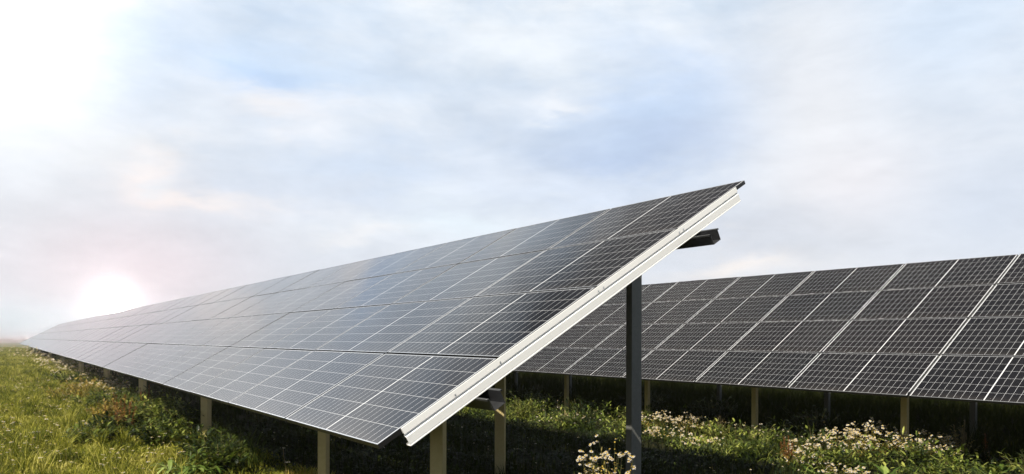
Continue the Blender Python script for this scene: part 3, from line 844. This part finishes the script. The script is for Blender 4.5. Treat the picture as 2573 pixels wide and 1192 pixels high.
# the daisies close to the tall grey post
daisy('nearest daisy clump with yellow centres, left of the tall grey post', 4.13, 3.93, .26, .84, 70, 190, 'clumps of white daisies', (.014, .021), lean=(-.05, 0), yellow=1.6)
# daisies between the rows
DA = [
 (5.75, 9.35, .34, .36, 40, 75, 'low daisy clump at the left edge of the big flowering mass'),
 (5.45, 9.75, .42, .50, 60, 130, 'yellowish daisy clump left of centre in the big flowering mass'),
 (5.30, 10.15, .42, .58, 70, 150, 'tallest daisy clump, directly left of the nearest post of the second row'),
 (4.75, 10.35, .40, .52, 60, 120, 'daisy clump directly right of the nearest post of the second row'),
 (4.50, 10.45, .30, .38, 40, 75, 'sloping right end of the big daisy mass beside the dark gap'),
 (5.45, 8.75, .30, .24, 30, 45, 'low yellow and white daisies at the bottom edge below the flowering mass'),
 (4.75, 8.45, .32, .20, 30, 45, 'low daisies at the bottom edge under the broad green leaves'),
 (9.35, 10.0, .40, .40, 40, 70, 'daisy clump right of the third post of the second row'),
 (8.65, 10.2, .45, .42, 45, 80, 'scattered daisies halfway between the second and third posts of the second row'),
 (8.35, 9.2, .38, .24, 34, 55, 'low daisy clump just right of the tall grey post'),
 (7.55, 9.15, .38, .22, 30, 45, 'low daisy clump nearer the shadow edge between the rows'),
 (10.8, 9.2, .3, .3, 20, 22, 'few daisies left of the tall grey post in the sunlit strip'),
]
for u_, v_, rr, hh, ns, nf, lb in DA: daisy(lb, u_, v_, rr, hh, ns, int(nf*1.5), frad=(.015, .024), yellow=2.6 if hh > .34 else 1.2)

WE = [
 ('dock_plant', 4.05, 9.3, .30, 26, (.14, .26), (.045, .08), 'long leaved bright dock right of the nearest post of the second row'),
 ('dock_plant', 3.55, 9.55, .30, 24, (.14, .26), (.045, .08), 'bright dock leaves in the bottom right corner'),
 ('dock_plant', 4.35, 8.7, .28, 24, (.14, .26), (.05, .09), 'broad pale dock leaves on the bottom edge right of the post'),
 ('dock_plant', 4.95, 9.25, .28, 20, (.14, .24), (.045, .08), 'jagged dock leaves left of the nearest post of the second row'),
 ('dock_plant', 3.75, 10.4, .28, 20, (.12, .22), (.04, .07), 'dock leaves at the edge of the shade on the far right'),
 ('dock_plant', 5.0, 8.25, .26, 20, (.12, .24), (.04, .08), 'dock leaves at the bottom edge below the daisy mass'),
]
for nm, u_, v_, rr, n_, L_, w_, lb in WE: rosette(nm, lb, 'dock', u_, v_, n_, L_, w_, M_BRIGHT, (15, 75), 'broad leaved docks between the rows')
WB = [
 (3.9, 8.95, .40, .26, 600, 'leafy weeds between the pale docks on the right edge', M_LEAF),
 (4.4, 9.8, .36, .28, 500, 'leafy weeds right of the nearest post of the second row', M_LEAF),
 (3.3, 10.2, .40, .30, 500, 'leafy weeds in the lower right corner', M_LEAF),
 (6.3, 9.0, .45, .26, 600, 'green weeds in front of the second post of the second row', M_LEAF),
 (6.9, 9.7, .45, .34, 600, 'tall green weeds right of the second post of the second row', M_LEAF),
 (7.7, 9.9, .45, .32, 600, 'green weeds left of the second post of the second row', M_LEAF),
 (9.9, 10.3, .5, .36, 600, 'weeds around the third post of the second row', M_LEAF),
 (11.6, 10.2, .6, .42, 700, 'dark weeds between the third and fourth posts of the second row', M_DARKLEAF),
 (13.6, 10.4, .7, .46, 800, 'green weeds left of the fourth post of the second row', M_LEAF),
 (15.6, 10.0, .8, .46, 800, 'green weeds showing under the end of the metal rail', M_LEAF),
 (2.9, 9.3, .4, .30, 600, 'leafy weeds at the extreme right below the second row', M_LEAF),
 (5.9, 9.6, .42, .40, 700, 'tangled green weeds left of the big daisy mass', M_LEAF),
 (5.2, 8.95, .40, .26, 600, 'leafy weeds in front of the tallest daisies', M_LEAF),
 (6.6, 8.55, .40, .22, 500, 'low weeds along the shadow edge on the bottom right', M_LEAF),
 (8.9, 9.0, .45, .28, 600, 'leafy weeds just right of the tall grey post', M_LEAF),
 (10.4, 9.0, .5, .34, 700, 'leafy weeds just left of the tall grey post', M_LEAF),
 (12.6, 9.4, .55, .36, 700, 'leafy weeds at the near edge of the sunlit strip', M_LEAF),
 (14.6, 9.2, .6, .42, 800, 'leafy weeds behind the tan rear post', M_LEAF),
 (9.0, 11.3, .5, .55, 800, 'tall dark weeds in the shade behind the daisies near the third post', M_DARKLEAF),
 (11.0, 11.4, .6, .6, 900, 'tall dark weeds in the shade between third and fourth posts', M_DARKLEAF),
 (7.0, 11.5, .5, .5, 700, 'tall dark weeds in the shade behind the second post', M_DARKLEAF),
]
for u_, v_, rr, hh, nl, lb, mm in WB: weed('weed_clump', lb, 'weed', u_, v_, rr*1.1, hh*1.25, int(nl/14), nl, (.05, .14), (.018, .042), mm, 'leafy weeds between the rows')
r_, p_ = weed('dock_plant', 'rust red dock between two posts of the second row, near the bottom edge', 'dock', 5.62, 8.65, .16, .2, 10, 120, (.04, .10), (.02, .03), M_YLEAF); spikes(r_, M_RUST, 5, .40, .14, 170, .016)
r_, p_ = weed('seeding_weed', 'tall yellow brown weed gone to seed on the far right', 'weed', 4.42, 10.95, .17, .55, 16, 260, (.03, .07), (.012, .03), M_YLEAF); spikes(r_, M_DRY, 5, .56, .15, 200, .016)
r_, p_ = weed('dock_plant', 'orange red seed spike right of the tall yellow brown weed', 'dock', 4.12, 10.9, .10, .25, 7, 80, (.03, .07), (.012, .03), M_YLEAF); spikes(r_, M_RUST, 2, .46, .05, 260, .020)
r_ = plant('flower_stalk', 'thin leaning stalk with a bud right of the daisy mass', 'flower stalk', 4.35, 10.6); umbel(r_, .42, (.13, .05), 1, M_DRY)
r_ = plant('flower_stalk', 'straight thin stalk left of the daisy mass against the dark', 'flower stalk', 6.3, 10.3); umbel(r_, .52, (-.06, .02), 1, M_DRY)
r_ = plant('oat_grass', 'upright oat grass just right of the second post of the second row', 'grass plant', 7.1, 10.4); panicles(r_, 8, .5, .1, M_TALL); bladeclump(r_, 80, .35, .12, M_LEAF)
r_ = plant('arching_grass', 'arching dry grass stems left of the second post of the second row', 'grass plant', 8.0, 10.2); panicles(r_, 8, .46, .26, M_DRY); bladeclump(r_, 60, .3, .2, M_YLEAF)

# low line of trees at the edge of the meadow, far off
b = VB()
n = 9000; aa = np.radians(rng.uniform(-44, -33, n)); dd_ = rng.uniform(880, 960, n)
hh_ = (2.2+.4*np.sin(aa*170)+.3*np.sin(aa*410+1))*np.sqrt(rng.uniform(0, 1, n))
b.leaves(np.stack([np.sin(aa)*dd_, np.cos(aa)*dd_, hh_], -1), rdir(n, -30, 60), rng.uniform(1.2, 2.6, n), rng.uniform(.8, 1.6, n))
tag(link('treeline', b.mesh('treeline', M_DRY)), 'faint low line of trees on the far left horizon', 'treeline', kind='stuff')

# ------------------------------------------------------------------ air: thin haze added round the scene to spread the low sun's glare
def haze():
    m = bpy.data.materials.new('haze'); m.use_nodes = True; t = m.node_tree; t.nodes.clear()
    o = t.nodes.new('ShaderNodeOutputMaterial'); p = t.nodes.new('ShaderNodeVolumePrincipled')
    p.inputs['Color'].default_value = (.97, .89, .87, 1); p.inputs['Density'].default_value = .0020
    p.inputs['Anisotropy'].default_value = .92
    t.links.new(p.outputs[0], o.inputs['Volume'])
    b = MB(); b.box(-1590, -1590, -3.0, 1590, 1590, 4.2)
    tag(link('haze', b.mesh('haze', [m])), kind='stuff')
    for a in ('volume_bounces',): setattr(S.cycles, a, 0)
haze()
